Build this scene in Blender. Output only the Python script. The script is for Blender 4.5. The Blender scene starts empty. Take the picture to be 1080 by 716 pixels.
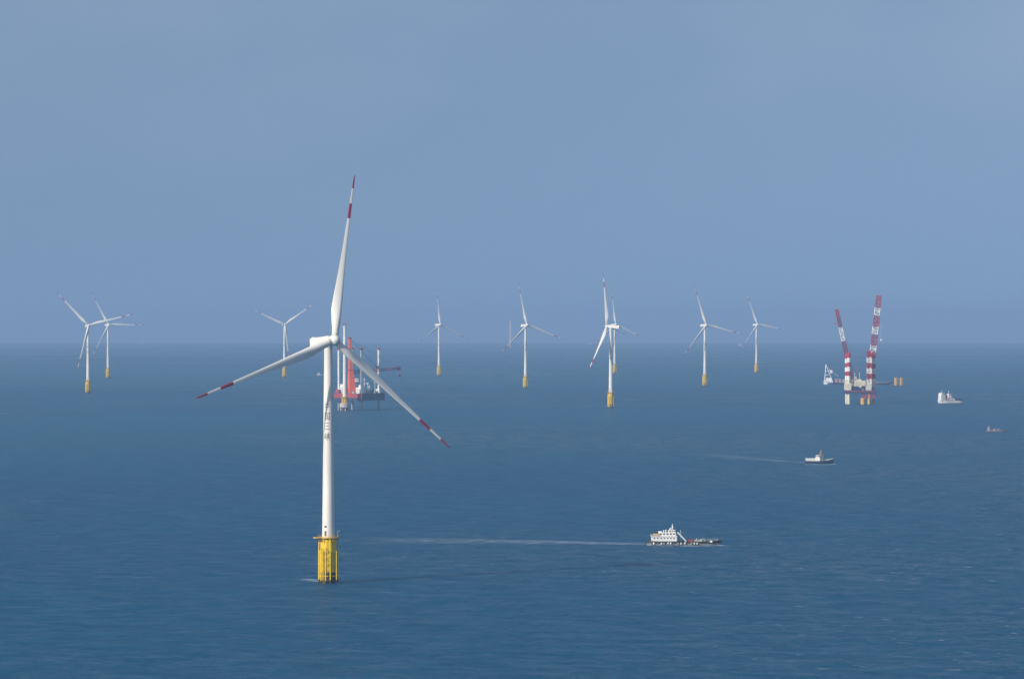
import bpy, bmesh, math, random
from mathutils import Vector, Matrix
random.seed(7)
R = math.radians
sc = bpy.context.scene
COL = sc.collection

# ------------------------------------------------------------------ camera
RE = 5.7e6            # effective earth radius (cool air over the water bends sight lines upward)
CAM_H = 130.0
FPX = 4060.0                    # focal length in pixels of a 1080 wide frame (a 135 mm lens)
PITCH = 24.0 / FPX
cam = bpy.data.cameras.new('camera')
cam_ob = bpy.data.objects.new('camera', cam)
COL.objects.link(cam_ob)
cam.sensor_width = 36.0
cam.lens = FPX / 1080 * 36.0
cam.clip_start = 1.0
cam.clip_end = 200000.0
cam_ob.location = (0, 0, CAM_H)
cam_ob.rotation_euler = (math.pi / 2 - PITCH, 0, 0)
sc.camera = cam_ob

# ------------------------------------------------------------------ light
SUN_EL, SUN_AZ = R(29), R(228)          # azimuth clockwise from +Y: behind the camera, to its left
world = bpy.data.worlds.new('World')
sc.world = world
world.use_nodes = True
nt = world.node_tree
nt.nodes.clear()
N = nt.nodes.new
out = N('ShaderNodeOutputWorld')
bg = N('ShaderNodeBackground')
bg.inputs['Strength'].default_value = 0.125
tc = N('ShaderNodeTexCoord')
sep = N('ShaderNodeSeparateXYZ')
ab = N('ShaderNodeMath'); ab.operation = 'ABSOLUTE'
ad = N('ShaderNodeMath'); ad.operation = 'MULTIPLY_ADD'; ad.inputs[1].default_value = 0.55; ad.inputs[2].default_value = 0.35
cmb = N('ShaderNodeCombineXYZ')
nrm = N('ShaderNodeVectorMath'); nrm.operation = 'NORMALIZE'
sky = N('ShaderNodeTexSky')
sky.sky_type = 'NISHITA'
sky.sun_disc = False
sky.sun_elevation = SUN_EL
sky.sun_rotation = SUN_AZ
sky.altitude = 0
sky.air_density = 1.0
sky.dust_density = 0.7
sky.ozone_density = 1.0
L = nt.links.new
L(tc.outputs['Generated'], sep.inputs[0])
L(sep.outputs['X'], cmb.inputs['X']); L(sep.outputs['Y'], cmb.inputs['Y'])
L(sep.outputs['Z'], ab.inputs[0]); L(ab.outputs[0], ad.inputs[0]); L(ad.outputs[0], cmb.inputs['Z'])
L(cmb.outputs[0], nrm.inputs[0]); L(nrm.outputs[0], sky.inputs['Vector'])
# thin high veil of cloud
mp = N('ShaderNodeMapping'); mp.inputs['Scale'].default_value = (8, 8, 16)
mp.inputs['Location'].default_value = (0.35, 0.0, 0.2)
cn = N('ShaderNodeTexNoise'); cn.inputs['Scale'].default_value = 1.0; cn.inputs['Detail'].default_value = 3
cn.inputs['Roughness'].default_value = 0.5
cr = N('ShaderNodeMapRange'); cr.inputs['From Min'].default_value = 0.4; cr.inputs['From Max'].default_value = 0.75
cr.inputs['To Min'].default_value = 0.10; cr.inputs['To Max'].default_value = 0.36
zr = N('ShaderNodeMapRange'); zr.inputs['From Min'].default_value = 0.012; zr.inputs['From Max'].default_value = 0.085
zm = N('ShaderNodeMath'); zm.operation = 'MULTIPLY'
tint = N('ShaderNodeMix'); tint.data_type = 'RGBA'; tint.blend_type = 'MULTIPLY'; tint.inputs['Factor'].default_value = 1.0
tint.inputs['B'].default_value = (1.0, 1.0, 0.985, 1)
cm = N('ShaderNodeMix'); cm.data_type = 'RGBA'
cm.inputs['B'].default_value = (3.5, 4.2, 5.4, 1)
L(tc.outputs['Generated'], mp.inputs[0]); L(mp.outputs[0], cn.inputs['Vector'])
L(cn.outputs[0], cr.inputs['Value']); L(cr.outputs[0], zm.inputs[0])
L(sep.outputs['Z'], zr.inputs['Value']); L(zr.outputs[0], zm.inputs[1])
L(sky.outputs[0], tint.inputs['A']); L(tint.outputs['Result'], cm.inputs['A'])
L(zm.outputs[0], cm.inputs['Factor'])
L(cm.outputs['Result'], bg.inputs['Color']); L(bg.outputs[0], out.inputs['Surface'])

sun = bpy.data.lights.new('sun', 'SUN')
sun.energy = 4.8
sun.angle = R(0.5)
sun.color = (1.0, 0.93, 0.83)
sun_ob = bpy.data.objects.new('sun', sun)
COL.objects.link(sun_ob)
S = Vector((math.sin(SUN_AZ) * math.cos(SUN_EL), math.cos(SUN_AZ) * math.cos(SUN_EL), math.sin(SUN_EL)))
sun_ob.rotation_euler = S.to_track_quat('Z', 'Y').to_euler()
sun_ob.location = (-800, -800, 700)
vs = sc.view_settings
vs.view_transform = 'Standard'
vs.look = 'None'
vs.gamma = 1.0
vs.use_curve_mapping = False
vs.exposure = 0.0
sc.render.engine = 'CYCLES'
sc.cycles.transparent_max_bounces = 16

# ------------------------------------------------------------------ helpers
def where(px, py):
    """point on the curved sea seen at a photograph pixel: (x, y, z), distance, bearing"""
    u, v = (px - 540) / FPX, (358 - py) / FPX
    d = Vector((u, math.cos(PITCH) + v * math.sin(PITCH), -math.sin(PITCH) + v * math.cos(PITCH)))
    h = math.hypot(d.x, d.y)
    a = -d.z / h
    D = (a - math.sqrt(max(0, a * a - 2 * CAM_H / RE))) * RE
    az = math.atan2(d.x, d.y)
    return Vector((D * math.sin(az), D * math.cos(az), -D * D / 2 / RE)), D, az

def at_dist(px, D):
    az = math.atan((px - 540) / FPX)
    return Vector((D * math.sin(az), D * math.cos(az), -D * D / 2 / RE)), D, az

class MB:
    def __init__(self):
        self.bm = bmesh.new()
    def face(self, pts, m=0, smooth=False):
        f = self.bm.faces.new([self.bm.verts.new(p) for p in pts])
        f.material_index = m; f.smooth = smooth
        return f
    def box(self, c, s, m=0, rz=0.0, taper=(1, 1), bevel=0.0, shear=(0, 0)):
        cx, cy, cz = c; sx, sy, sz = s[0] / 2, s[1] / 2, s[2] / 2
        ca, sa = math.cos(rz), math.sin(rz)
        b2 = bmesh.new()
        vv = []
        for k in (-1, 1):
            tx, ty = (taper if k == 1 else (1, 1))
            for i, j in ((-1, -1), (1, -1), (1, 1), (-1, 1)):
                x, y = i * sx * tx + (shear[0] if k == 1 else 0), j * sy * ty + (shear[1] if k == 1 else 0)
                vv.append(b2.verts.new((cx + x * ca - y * sa, cy + x * sa + y * ca, cz + k * sz)))
        for q in ((3, 2, 1, 0), (4, 5, 6, 7), (0, 1, 5, 4), (1, 2, 6, 5), (2, 3, 7, 6), (3, 0, 4, 7)):
            b2.faces.new([vv[i] for i in q])
        if bevel > 0:
            bmesh.ops.bevel(b2, geom=list(b2.edges), offset=bevel, segments=2, affect='EDGES', profile=0.5)
        self.merge(b2, m)
    def merge(self, b2, m):
        mp_ = {v: self.bm.verts.new(v.co) for v in b2.verts}
        for f in b2.faces:
            g = self.bm.faces.new([mp_[v] for v in f.verts]); g.material_index = m
        b2.free()
    def tube(self, p0, p1, r0, r1=None, seg=12, m=0, caps=True, rings=1, mfn=None):
        r1 = r0 if r1 is None else r1
        p0, p1 = Vector(p0), Vector(p1)
        ax = (p1 - p0).normalized()
        t = Vector((0, 0, 1)) if abs(ax.z) < 0.9 else Vector((1, 0, 0))
        a = ax.cross(t).normalized(); b = ax.cross(a).normalized()
        prev = None
        for k in range(rings + 1):
            f = k / rings
            c = p0.lerp(p1, f); r = r0 + (r1 - r0) * f
            ring = [c + (a * math.cos(2 * math.pi * i / seg) + b * math.sin(2 * math.pi * i / seg)) * r for i in range(seg)]
            vr = [self.bm.verts.new(p) for p in ring]
            if prev:
                mi = mfn(k - 1) if mfn else m
                for i in range(seg):
                    g = self.bm.faces.new((prev[i], prev[(i + 1) % seg], vr[(i + 1) % seg], vr[i]))
                    g.material_index = mi; g.smooth = True
            if caps and k in (0, rings):
                g = self.bm.faces.new([self.bm.verts.new(p) for p in ring]); g.material_index = m
            prev = vr
    def lathe(self, prof, c=(0, 0, 0), seg=48, m=0, axis='z'):
        """prof: list of (radius, height, material); flat edges kept by separate rings when radius jumps"""
        c = Vector(c)
        def pt(r, h, i):
            a = 2 * math.pi * i / seg
            v = Vector((r * math.cos(a), r * math.sin(a), h))
            if axis == 'y': v = Vector((v.x, -v.z, v.y))
            return c + v
        for k in range(len(prof) - 1):
            r0, h0, mi = prof[k]; r1, h1, _ = prof[k + 1]
            sm = abs(h1 - h0) > 0.01
            A = [self.bm.verts.new(pt(r0, h0, i)) for i in range(seg)]
            B = [self.bm.verts.new(pt(r1, h1, i)) for i in range(seg)]
            for i in range(seg):
                j = (i + 1) % seg
                try:
                    g = self.bm.faces.new((A[i], A[j], B[j], B[i])); g.material_index = mi; g.smooth = sm
                except ValueError:
                    pass
    def lattice(self, p0, p1, w0, w1, n, r, mfn=lambda k: 0, up=(0, 1, 0)):
        p0, p1 = Vector(p0), Vector(p1)
        ax = (p1 - p0).normalized()
        a = ax.cross(Vector(up)).normalized(); b = ax.cross(a).normalized()
        def cn_(k):
            f = k / n; c = p0.lerp(p1, f)
            w = (w0 + (w1 - w0) * f) / 2
            return [c + a * (i * w) + b * (j * w) for i, j in ((-1, -1), (1, -1), (1, 1), (-1, 1))]
        for k in range(n):
            q0, q1 = cn_(k), cn_(k + 1); m = mfn(k)
            for i in range(4):
                j = (i + 1) % 4
                self.tube(q0[i], q1[i], r, seg=5, m=m, caps=False)
                self.tube(q0[i], q0[j], r * .7, seg=4, m=m, caps=False)
                self.tube(q0[i], q1[j], r * .7, seg=4, m=m, caps=False) if k % 2 else self.tube(q0[j], q1[i], r * .7, seg=4, m=m, caps=False)
        q = cn_(n)
        for i in range(4): self.tube(q[i], q[(i + 1) % 4], r * .8, seg=4, m=mfn(n - 1), caps=False)
    def build(self, name, mats, parent=None, weld=0.0):
        if weld: bmesh.ops.remove_doubles(self.bm, verts=self.bm.verts, dist=weld)
        bmesh.ops.recalc_face_normals(self.bm, faces=self.bm.faces)
        me = bpy.data.meshes.new(name)
        self.bm.to_mesh(me); self.bm.free()
        for m in (mats if isinstance(mats, (list, tuple)) else [mats]): me.materials.append(m)
        o = bpy.data.objects.new(name, me); COL.objects.link(o)
        if parent: o.parent = parent
        return o

def thing(name, label, cat, loc=(0, 0, 0), rz=0.0, group=None):
    o = bpy.data.objects.new(name, None); COL.objects.link(o)
    o.location = loc; o.rotation_euler = (0, 0, rz)
    o['label'] = label; o['category'] = cat
    if group: o['group'] = group
    return o

def copy_tree(o, parent=None):
    c = o.copy(); COL.objects.link(c)
    if parent: c.parent = parent
    for ch in list(o.children): copy_tree(ch, c)
    return c

# ------------------------------------------------------------------ materials
def mat(name, col, rough=0.5, metal=0.0, var=0.12, scale=0.35, streak=True, spec=0.5):
    """painted steel: base colour with weathering blotches and vertical run marks"""
    m = bpy.data.materials.new(name); m.use_nodes = True
    t = m.node_tree; b = t.nodes['Principled BSDF']
    b.inputs['Roughness'].default_value = rough; b.inputs['Metallic'].default_value = metal
    b.inputs['Specular IOR Level'].default_value = spec
    tc_ = t.nodes.new('ShaderNodeTexCoord'); mp_ = t.nodes.new('ShaderNodeMapping')
    mp_.inputs['Scale'].default_value = (1, 1, 0.12 if streak else 1)
    n = t.nodes.new('ShaderNodeTexNoise'); n.inputs['Scale'].default_value = scale; n.inputs['Detail'].default_value = 6
    r = t.nodes.new('ShaderNodeMapRange'); r.inputs['From Min'].default_value = 0.3; r.inputs['From Max'].default_value = 0.75
    x = t.nodes.new('ShaderNodeMix'); x.data_type = 'RGBA'
    x.inputs['A'].default_value = (*col, 1)
    x.inputs['B'].default_value = (*[max(0.003, c * (1 - var * 2.2)) for c in col], 1)
    t.links.new(tc_.outputs['Object'], mp_.inputs[0]); t.links.new(mp_.outputs[0], n.inputs['Vector'])
    t.links.new(n.outputs[0], r.inputs['Value']); t.links.new(r.outputs[0], x.inputs['Factor'])
    t.links.new(x.outputs['Result'], b.inputs['Base Color'])
    return m
M_WHITE = mat('turbine_white', (0.82, 0.79, 0.725), 0.45, var=0.09, scale=0.2)
M_TOWER = mat('tower_white', (0.80, 0.765, 0.69), 0.45, var=0.12, scale=0.25)
M_BRED = mat('blade_red', (0.36, 0.006, 0.028), 0.45, var=0.06)
M_YEL = mat('foundation_yellow', (0.86, 0.59, 0.003), 0.5, var=0.12, scale=0.4)
M_YELP = mat('foundation_yellow_faded', (0.72, 0.42, 0.06), 0.6, var=0.15, scale=0.4)
M_DARK = mat('splash_zone', (0.06, 0.045, 0.035), 0.7, var=0.25, scale=0.6)
M_GROWTH = mat('marine_growth', (0.035, 0.03, 0.025), 0.9, var=0.3, scale=0.9)
M_GREY = mat('grey_steel', (0.32, 0.33, 0.34), 0.5, var=0.15)
M_INK = mat('lettering_black', (0.09, 0.10, 0.12), 0.5, var=0.2)
M_ORED = mat('crane_red', (0.85, 0.14, 0.06), 0.5, var=0.1)
M_RED = mat('hull_red', (0.42, 0.035, 0.04), 0.5, var=0.15)
M_STRIPE = mat('leg_red', (0.42, 0.012, 0.03), 0.5, var=0.12)
M_NAVY = mat('hull_navy', (0.015, 0.03, 0.09), 0.5, var=0.15)
M_SHIPW = mat('ship_white', (0.86, 0.84, 0.79), 0.45, var=0.1, scale=0.5)
M_CREAM = mat('deckhouse_cream', (0.78, 0.70, 0.52), 0.5, var=0.1, scale=0.4)
M_DECK = mat('deck_green', (0.10, 0.16, 0.12), 0.7, var=0.2, scale=0.6, streak=False)
M_RUST = mat('rusty_brown', (0.22, 0.10, 0.06), 0.7, var=0.25, scale=0.7)
M_CONC = mat('concrete', (0.52, 0.48, 0.42), 0.8, var=0.15, scale=0.5)
M_CARGO = mat('cargo_pale', (0.50, 0.55, 0.46), 0.7, var=0.25, scale=0.9, streak=False)
M_GLASS = mat('window_glass', (0.02, 0.03, 0.04), 0.12, var=0.05)
M_BLACK = mat('hull_black', (0.025, 0.025, 0.03), 0.5, var=0.15)
M_HULLG = mat('hull_dark_green', (0.05, 0.06, 0.05), 0.55, var=0.3, scale=0.8)
M_SCUFF = mat('hull_scuffed', (0.62, 0.60, 0.54), 0.6, var=0.38, scale=1.4, streak=False)
M_BUFF = mat('funnel_buff', (0.65, 0.42, 0.12), 0.5, var=0.1)

# ------------------------------------------------------------------ sea (one curved sheet past the horizon)
def sea_material():
    m = bpy.data.materials.new('sea_water'); m.use_nodes = True
    t = m.node_tree; b = t.nodes['Principled BSDF']; l = t.links.new
    tc_ = t.nodes.new('ShaderNodeTexCoord')
    def noise(scale, detail, rough=0.55, stretch=(1, 1, 1), rot=0.0, off=0.0):
        mp_ = t.nodes.new('ShaderNodeMapping')
        mp_.inputs['Scale'].default_value = stretch
        mp_.inputs['Rotation'].default_value = (0, 0, rot)
        mp_.inputs['Location'].default_value = (off, off * .7, 0)
        n = t.nodes.new('ShaderNodeTexNoise'); n.noise_dimensions = '2D'
        n.inputs['Scale'].default_value = scale; n.inputs['Detail'].default_value = detail
        n.inputs['Roughness'].default_value = rough
        l(tc_.outputs['Object'], mp_.inputs[0]); l(mp_.outputs[0], n.inputs['Vector'])
        return n.outputs[0]
    def rng(v, a, c, lo, hi):
        r = t.nodes.new('ShaderNodeMapRange')
        r.inputs['From Min'].default_value = a; r.inputs['From Max'].default_value = c
        r.inputs['To Min'].default_value = lo; r.inputs['To Max'].default_value = hi
        l(v, r.inputs['Value']); return r.outputs[0]
    def bump(h, dist, strength, prev=None):
        bn = t.nodes.new('ShaderNodeBump'); bn.inputs['Distance'].default_value = dist
        if isinstance(strength, float): bn.inputs['Strength'].default_value = strength
        else: l(strength, bn.inputs['Strength'])
        l(h, bn.inputs['Height'])
        if prev: l(prev, bn.inputs['Normal'])
        return bn.outputs[0]
    gust = noise(0.0011, 4, 0.6, (1, 0.8, 1), 0.3)            # wind patches, some hundred metres wide
    g = rng(gust, 0.35, 0.65, 0.45, 1.0)
    swell = noise(0.030, 2, 0.5, (0.9, 1.2, 1), 0.5)
    chop = noise(0.13, 6, 0.72, (0.9, 1.0, 1), 0.5, 40)
    rip = noise(0.45, 3, 0.6, (0.8, 1.1, 1), 0.4, 90)
    n1 = bump(swell, 5.0, 1.0)
    n2 = bump(chop, 6.0, g, n1)
    n3 = bump(rip, 1.2, g, n2)
    # water colour: deep blue, slightly greener over wide bands
    band = noise(0.0005, 3, 0.5, (0.6, 1, 1), 0.1, 700)
    bx = t.nodes.new('ShaderNodeMix'); bx.data_type = 'RGBA'
    bx.inputs['A'].default_value = (0.006, 0.086, 0.176, 1); bx.inputs['B'].default_value = (0.008, 0.108, 0.190, 1)
    l(rng(band, 0.35, 0.65, 0, 1), bx.inputs['Factor'])
    # scattered small whitecaps
    wc = noise(0.12, 3, 0.7, (0.6, 1, 1), 0.5, 300)
    wf = rng(wc, 0.69, 0.75, 0, 0.8)
    gate = rng(gust, 0.45, 0.65, 0, 1)
    wm = t.nodes.new('ShaderNodeMath'); wm.operation = 'MULTIPLY'; l(wf, wm.inputs[0]); l(gate, wm.inputs[1])
    fx = t.nodes.new('ShaderNodeMix'); fx.data_type = 'RGBA'
    fx.inputs['B'].default_value = (0.62, 0.66, 0.68, 1)
    l(bx.outputs['Result'], fx.inputs['A']); l(wm.outputs[0], fx.inputs['Factor'])
    t.nodes.remove(b)
    df = t.nodes.new('ShaderNodeSubsurfaceScattering'); df.falloff = 'BURLEY'; df.inputs['Scale'].default_value = 1.0; df.inputs['Radius'].default_value = (14, 22, 26); gl = t.nodes.new('ShaderNodeBsdfGlossy'); mx = t.nodes.new('ShaderNodeMixShader')
    fr = t.nodes.new('ShaderNodeFresnel'); fr.inputs['IOR'].default_value = 1.333
    l(n3, fr.inputs['Normal']); l(n3, gl.inputs['Normal']); l(n3, df.inputs['Normal'])
    l(fx.outputs['Result'], df.inputs['Color'])
    l(rng(gust, 0.35, 0.65, 0.18, 0.30), gl.inputs['Roughness'])
    streak = noise(0.055, 6, 0.72, (0.8, 1.1, 1), 0.35, 150)           # ruffled and slick patches
    fine = noise(0.26, 4, 0.75, (0.8, 1.0, 1), 0.35, 420)
    av = t.nodes.new('ShaderNodeMath'); av.operation = 'MULTIPLY_ADD'; av.inputs[1].default_value = 0.5
    l(fine, av.inputs[0]); hf = t.nodes.new('ShaderNodeMath'); hf.operation = 'MULTIPLY'; hf.inputs[1].default_value = 0.5
    l(streak, hf.inputs[0]); l(hf.outputs[0], av.inputs[2])
    gp = t.nodes.new('ShaderNodeMath'); gp.operation = 'MULTIPLY'; l(rng(av.outputs[0], 0.39, 0.62, 0.05, 1.02), gp.inputs[0]); l(rng(gust, 0.36, 0.64, 0.74, 1.2), gp.inputs[1])
    fm = t.nodes.new('ShaderNodeMath'); fm.operation = 'MULTIPLY'     # steep facets of a rough sea mirror far less than a flat one
    l(rng(fr.outputs[0], 0.0, 1.0, 0.05, 1.0), fm.inputs[0]); l(gp.outputs[0], fm.inputs[1])
    l(fm.outputs[0], mx.inputs['Fac'])
    l(df.outputs[0], mx.inputs[1]); l(gl.outputs[0], mx.inputs[2])
    l(mx.outputs[0], t.nodes['Material Output'].inputs['Surface'])
    return m

def make_sea():
    bm = bmesh.new(); seg = 720
    radii, r = [], 0.0
    while r < 58000:
        r += 150 if r < 3000 else (300 if r < 12000 else 600)
        radii.append(r)
    c = bm.verts.new((0, 0, 0)); prev = None
    cs = [(math.cos(2 * math.pi * i / seg), math.sin(2 * math.pi * i / seg)) for i in range(seg)]
    for r in radii:
        z = -r * r / 2 / RE
        ring = [bm.verts.new((r * a, r * b_, z)) for a, b_ in cs]
        for i in range(seg):
            j = (i + 1) % seg
            f = bm.faces.new((prev[i], ring[i], ring[j], prev[j]) if prev else (c, ring[i], ring[j])); f.smooth = True
        prev = ring
    me = bpy.data.meshes.new('sea'); bm.to_mesh(me); bm.free()
    me.materials.append(sea_material())
    o = bpy.data.objects.new('sea', me); COL.objects.link(o)
    o['kind'] = 'structure'
    return -radii[-1] ** 2 / 2 / RE
low = make_sea()

# ------------------------------------------------------------------ haze: even air round everything
hz = MB()
HZ_TOP, HZ_BOT, HZ_R = 212.0, low - 1.0, 62000.0
hz.box((0, 0, (HZ_TOP + HZ_BOT) / 2), (2 * HZ_R, 2 * HZ_R, HZ_TOP - HZ_BOT))
hm = bpy.data.materials.new('haze_air'); hm.use_nodes = True
ht = hm.node_tree; ht.nodes.clear()
ho = ht.nodes.new('ShaderNodeOutputMaterial'); hv = ht.nodes.new('ShaderNodeVolumePrincipled')
hv.inputs['Color'].default_value = (0.370, 0.578, 0.88, 1)
hv.inputs['Density'].default_value = 6.5e-5
hv.inputs['Anisotropy'].default_value = 0.0
ht.links.new(hv.outputs[0], ho.inputs['Volume'])
haze = hz.build('haze', hm)
haze['kind'] = 'stuff'

# ------------------------------------------------------------------ wind turbine
HUB_H, PLAT = 118.8, 23.0
T_R0, T_R1, T_TOP = 3.05, 2.0, 116.3
OVERHANG = 6.0
def tower_r(z): return T_R0 + (T_R1 - T_R0) * (z - PLAT) / (T_TOP - PLAT)

def build_foundation(root):
    f = MB()      # central column: yellow above, dark splash zone below
    f.lathe([(4.0, -6, 2), (4.0, 1.2, 1), (4.0, 5.4, 0), (4.0, 12.5, 0), (4.25, 12.5, 0), (4.25, 13.2, 0), (4.0, 13.2, 0), (4.0, 21.6, 0), (3.0, 21.6, 0)], seg=48)
    tp = f.build('transition_piece', [M_YEL, M_DARK, M_GROWTH], root)
    for z in (3.4, 9.0, 15.2):
        rb = MB(); rb.lathe([(4.05, z, 0), (4.62, z, 0), (4.62, z + .45, 0), (4.05, z + .45, 0)], seg=48)
        rb.build('ring_beam', M_YEL, tp)
    for a in range(0, 360, 45):      # fenders and cable tubes standing off the column
        fe = MB()
        x, y = 4.75 * math.cos(R(a + 12)), 4.75 * math.sin(R(a + 12))
        fe.tube((x, y, -5), (x, y, 1.8), 0.34, seg=10, m=1)
        fe.tube((x, y, 1.8), (x, y, 15.9), 0.34, seg=10, m=0)
        if a % 90 == 0: fe.tube((x, y, 15.9), (x * .96, y * .96, 22.0), 0.3, seg=10, m=0)
        fe.build('cable_tube', [M_YEL, M_DARK], tp)
    bl = MB()     # boat landing: two bumper pipes and a ladder, towards the camera's left
    for off in (-1.1, 1.1):
        for k, (z0, z1, mm) in enumerate(((-4, 1.5, 1), (1.5, 17.5, 0))):
            bl.tube((off - 2.4, -5.9, z0), (off - 2.4, -5.9, z1), 0.3, seg=10, m=mm)
        for z in (1.5, 6.5, 12.0, 17.0):
            bl.tube((off - 2.4, -5.9, z), (off - 2.2, -3.3, z), 0.2, seg=8)
    for off in (-.35, .35): bl.tube((off - 2.4, -5.6, -1), (off - 2.4, -5.6, 22.5), 0.07, seg=6)
    for i in range(40): bl.tube((-2.75, -5.6, i * .58), (-2.05, -5.6, i * .58), 0.04, seg=5)
    bl.build('boat_landing', [M_YEL, M_DARK], root)
    p = MB()
    p.lathe([(3.2, 22.05, 0), (5.2, 22.05, 0), (5.2, 22.6, 0), (3.1, 22.6, 0)], seg=40)
    p.box((-4.6, -2.2, 22.32), (4.6, 4.2, 0.5), 0, rz=R(20))
    for a in range(0, 360, 60):
        ca, sa = math.cos(R(a)), math.sin(R(a))
        p.tube((4.0 * ca, 4.0 * sa, 19.6), (5.0 * ca, 5.0 * sa, 22.0), 0.16, seg=8)
    pl = p.build('platform', [M_YELP], root)
    r = MB()
    for a in range(0, 360, 15):
        if 180 <= a <= 225: continue
        ca, sa = 5.1 * math.cos(R(a)), 5.1 * math.sin(R(a))
        r.tube((ca, sa, 22.6), (ca, sa, 23.75), 0.045, seg=5)
        b = R(a + 15)
        for z in (23.2, 23.75):
            r.tube((ca, sa, z), (5.1 * math.cos(b), 5.1 * math.sin(b), z), 0.04, seg=5)
    r.build('railing', M_YELP, pl)
    d = MB()      # small davit crane at the platform's right edge
    d.tube((4.6, -1.6, 22.6), (4.6, -1.6, 25.4), 0.16, seg=8)
    d.tube((4.6, -1.6, 25.4), (5.8, -3.0, 25.7), 0.12, seg=8)
    d.build('davit', M_GREY, pl)

GLYPHS = {   # strokes on a unit square: x0, y0, x1, y1 (y up)
    'zhong': [(.12, .70, .88, .70), (.12, .30, .88, .30), (.12, .30, .12, .70), (.88, .30, .88, .70), (.5, .0, .5, 1)],
    'guo': [(.06, .02, .06, .96), (.94, .02, .94, .96), (.06, .96, .94, .96), (.06, .06, .94, .06), (.25, .76, .75, .76), (.28, .50, .72, .50), (.22, .22, .78, .22), (.5, .22, .5, .76), (.62, .30, .72, .40)],
    'san': [(.14, .88, .86, .88), (.22, .5, .78, .5), (.04, .08, .96, .08)],
    'xia': [(.20, .30, .20, .95), (.04, .28, .04, .70), (.36, .28, .36, .70), (.04, .28, .36, .28), (.46, .82, .98, .82), (.42, .42, 1.0, .42), (.56, .72, .62, .52), (.88, .72, .82, .52), (.72, .42, .72, .98), (.72, .44, .46, .02), (.72, .44, 1.0, .02)],
}
def lettering(parent):
    lt = MB()
    H, W, TH = 3.6, 2.8, 0.26
    for name, zc in (('zhong', 86.8), ('guo', 81.7), ('san', 76.9), ('xia', 71.7)):
        for x0, y0, x1, y1 in GLYPHS[name]:
            p, q = Vector(((x0 - .5) * W, (y0 - .5) * H)), Vector(((x1 - .5) * W, (y1 - .5) * H))
            d = (q - p).normalized(); n_ = Vector((-d.y, d.x)) * TH / 2
            p, q = p - d * TH / 2, q + d * TH / 2
            k = max(1, int((q - p).length / .35))
            def on(u, out_):
                z = zc + u.y; r_ = tower_r(z) + out_
                th = u.x / 2.5 - R(15)
                return Vector((r_ * math.sin(th), -r_ * math.cos(th), z))
            for i in range(k):
                a_, b_ = p.lerp(q, i / k), p.lerp(q, (i + 1) / k)
                lt.face([on(a_ - n_, .015), on(b_ - n_, .015), on(b_ + n_, .015), on(a_ + n_, .015)])
    return lt.build('lettering', M_INK, parent)

def build_tower(root, top=T_TOP):
    t = MB()
    prof = []
    joints = [PLAT - .4, 38, 56, 75, 95, top]
    for i, z in enumerate(joints[:-1]):
        prof += [(tower_r(z), z, 0), (tower_r(joints[i + 1] - .1), joints[i + 1] - .1, 0)]
        if i < len(joints) - 2:
            rr = tower_r(joints[i + 1] - .1)
            prof += [(rr + .03, joints[i + 1] - .1, 0), (rr + .03, joints[i + 1], 0)]
    prof += [(tower_r(top), top, 0), (0.01, top, 0)]
    t.lathe(prof, seg=56)
    tw = t.build('tower', M_TOWER, root)
    th = R(-28)
    for z0, z1, w, nm in ((23.0, 25.6, 1.1, 'door'), (27.2, 28.2, 1.2, 'hatch')):
        n = 4; d = MB()
        for i in range(n):
            a0, a1 = th - w / 6 + w / 3 * i / n, th - w / 6 + w / 3 * (i + 1) / n
            r_ = tower_r(z0) + .02
            d.face([(r_ * math.sin(a0), -r_ * math.cos(a0), z0), (r_ * math.sin(a1), -r_ * math.cos(a1), z0),
                    (r_ * math.sin(a1), -r_ * math.cos(a1), z1), (r_ * math.sin(a0), -r_ * math.cos(a0), z1)])
        d.build(nm, M_INK, tw)
    lettering(tw)
    return tw

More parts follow.
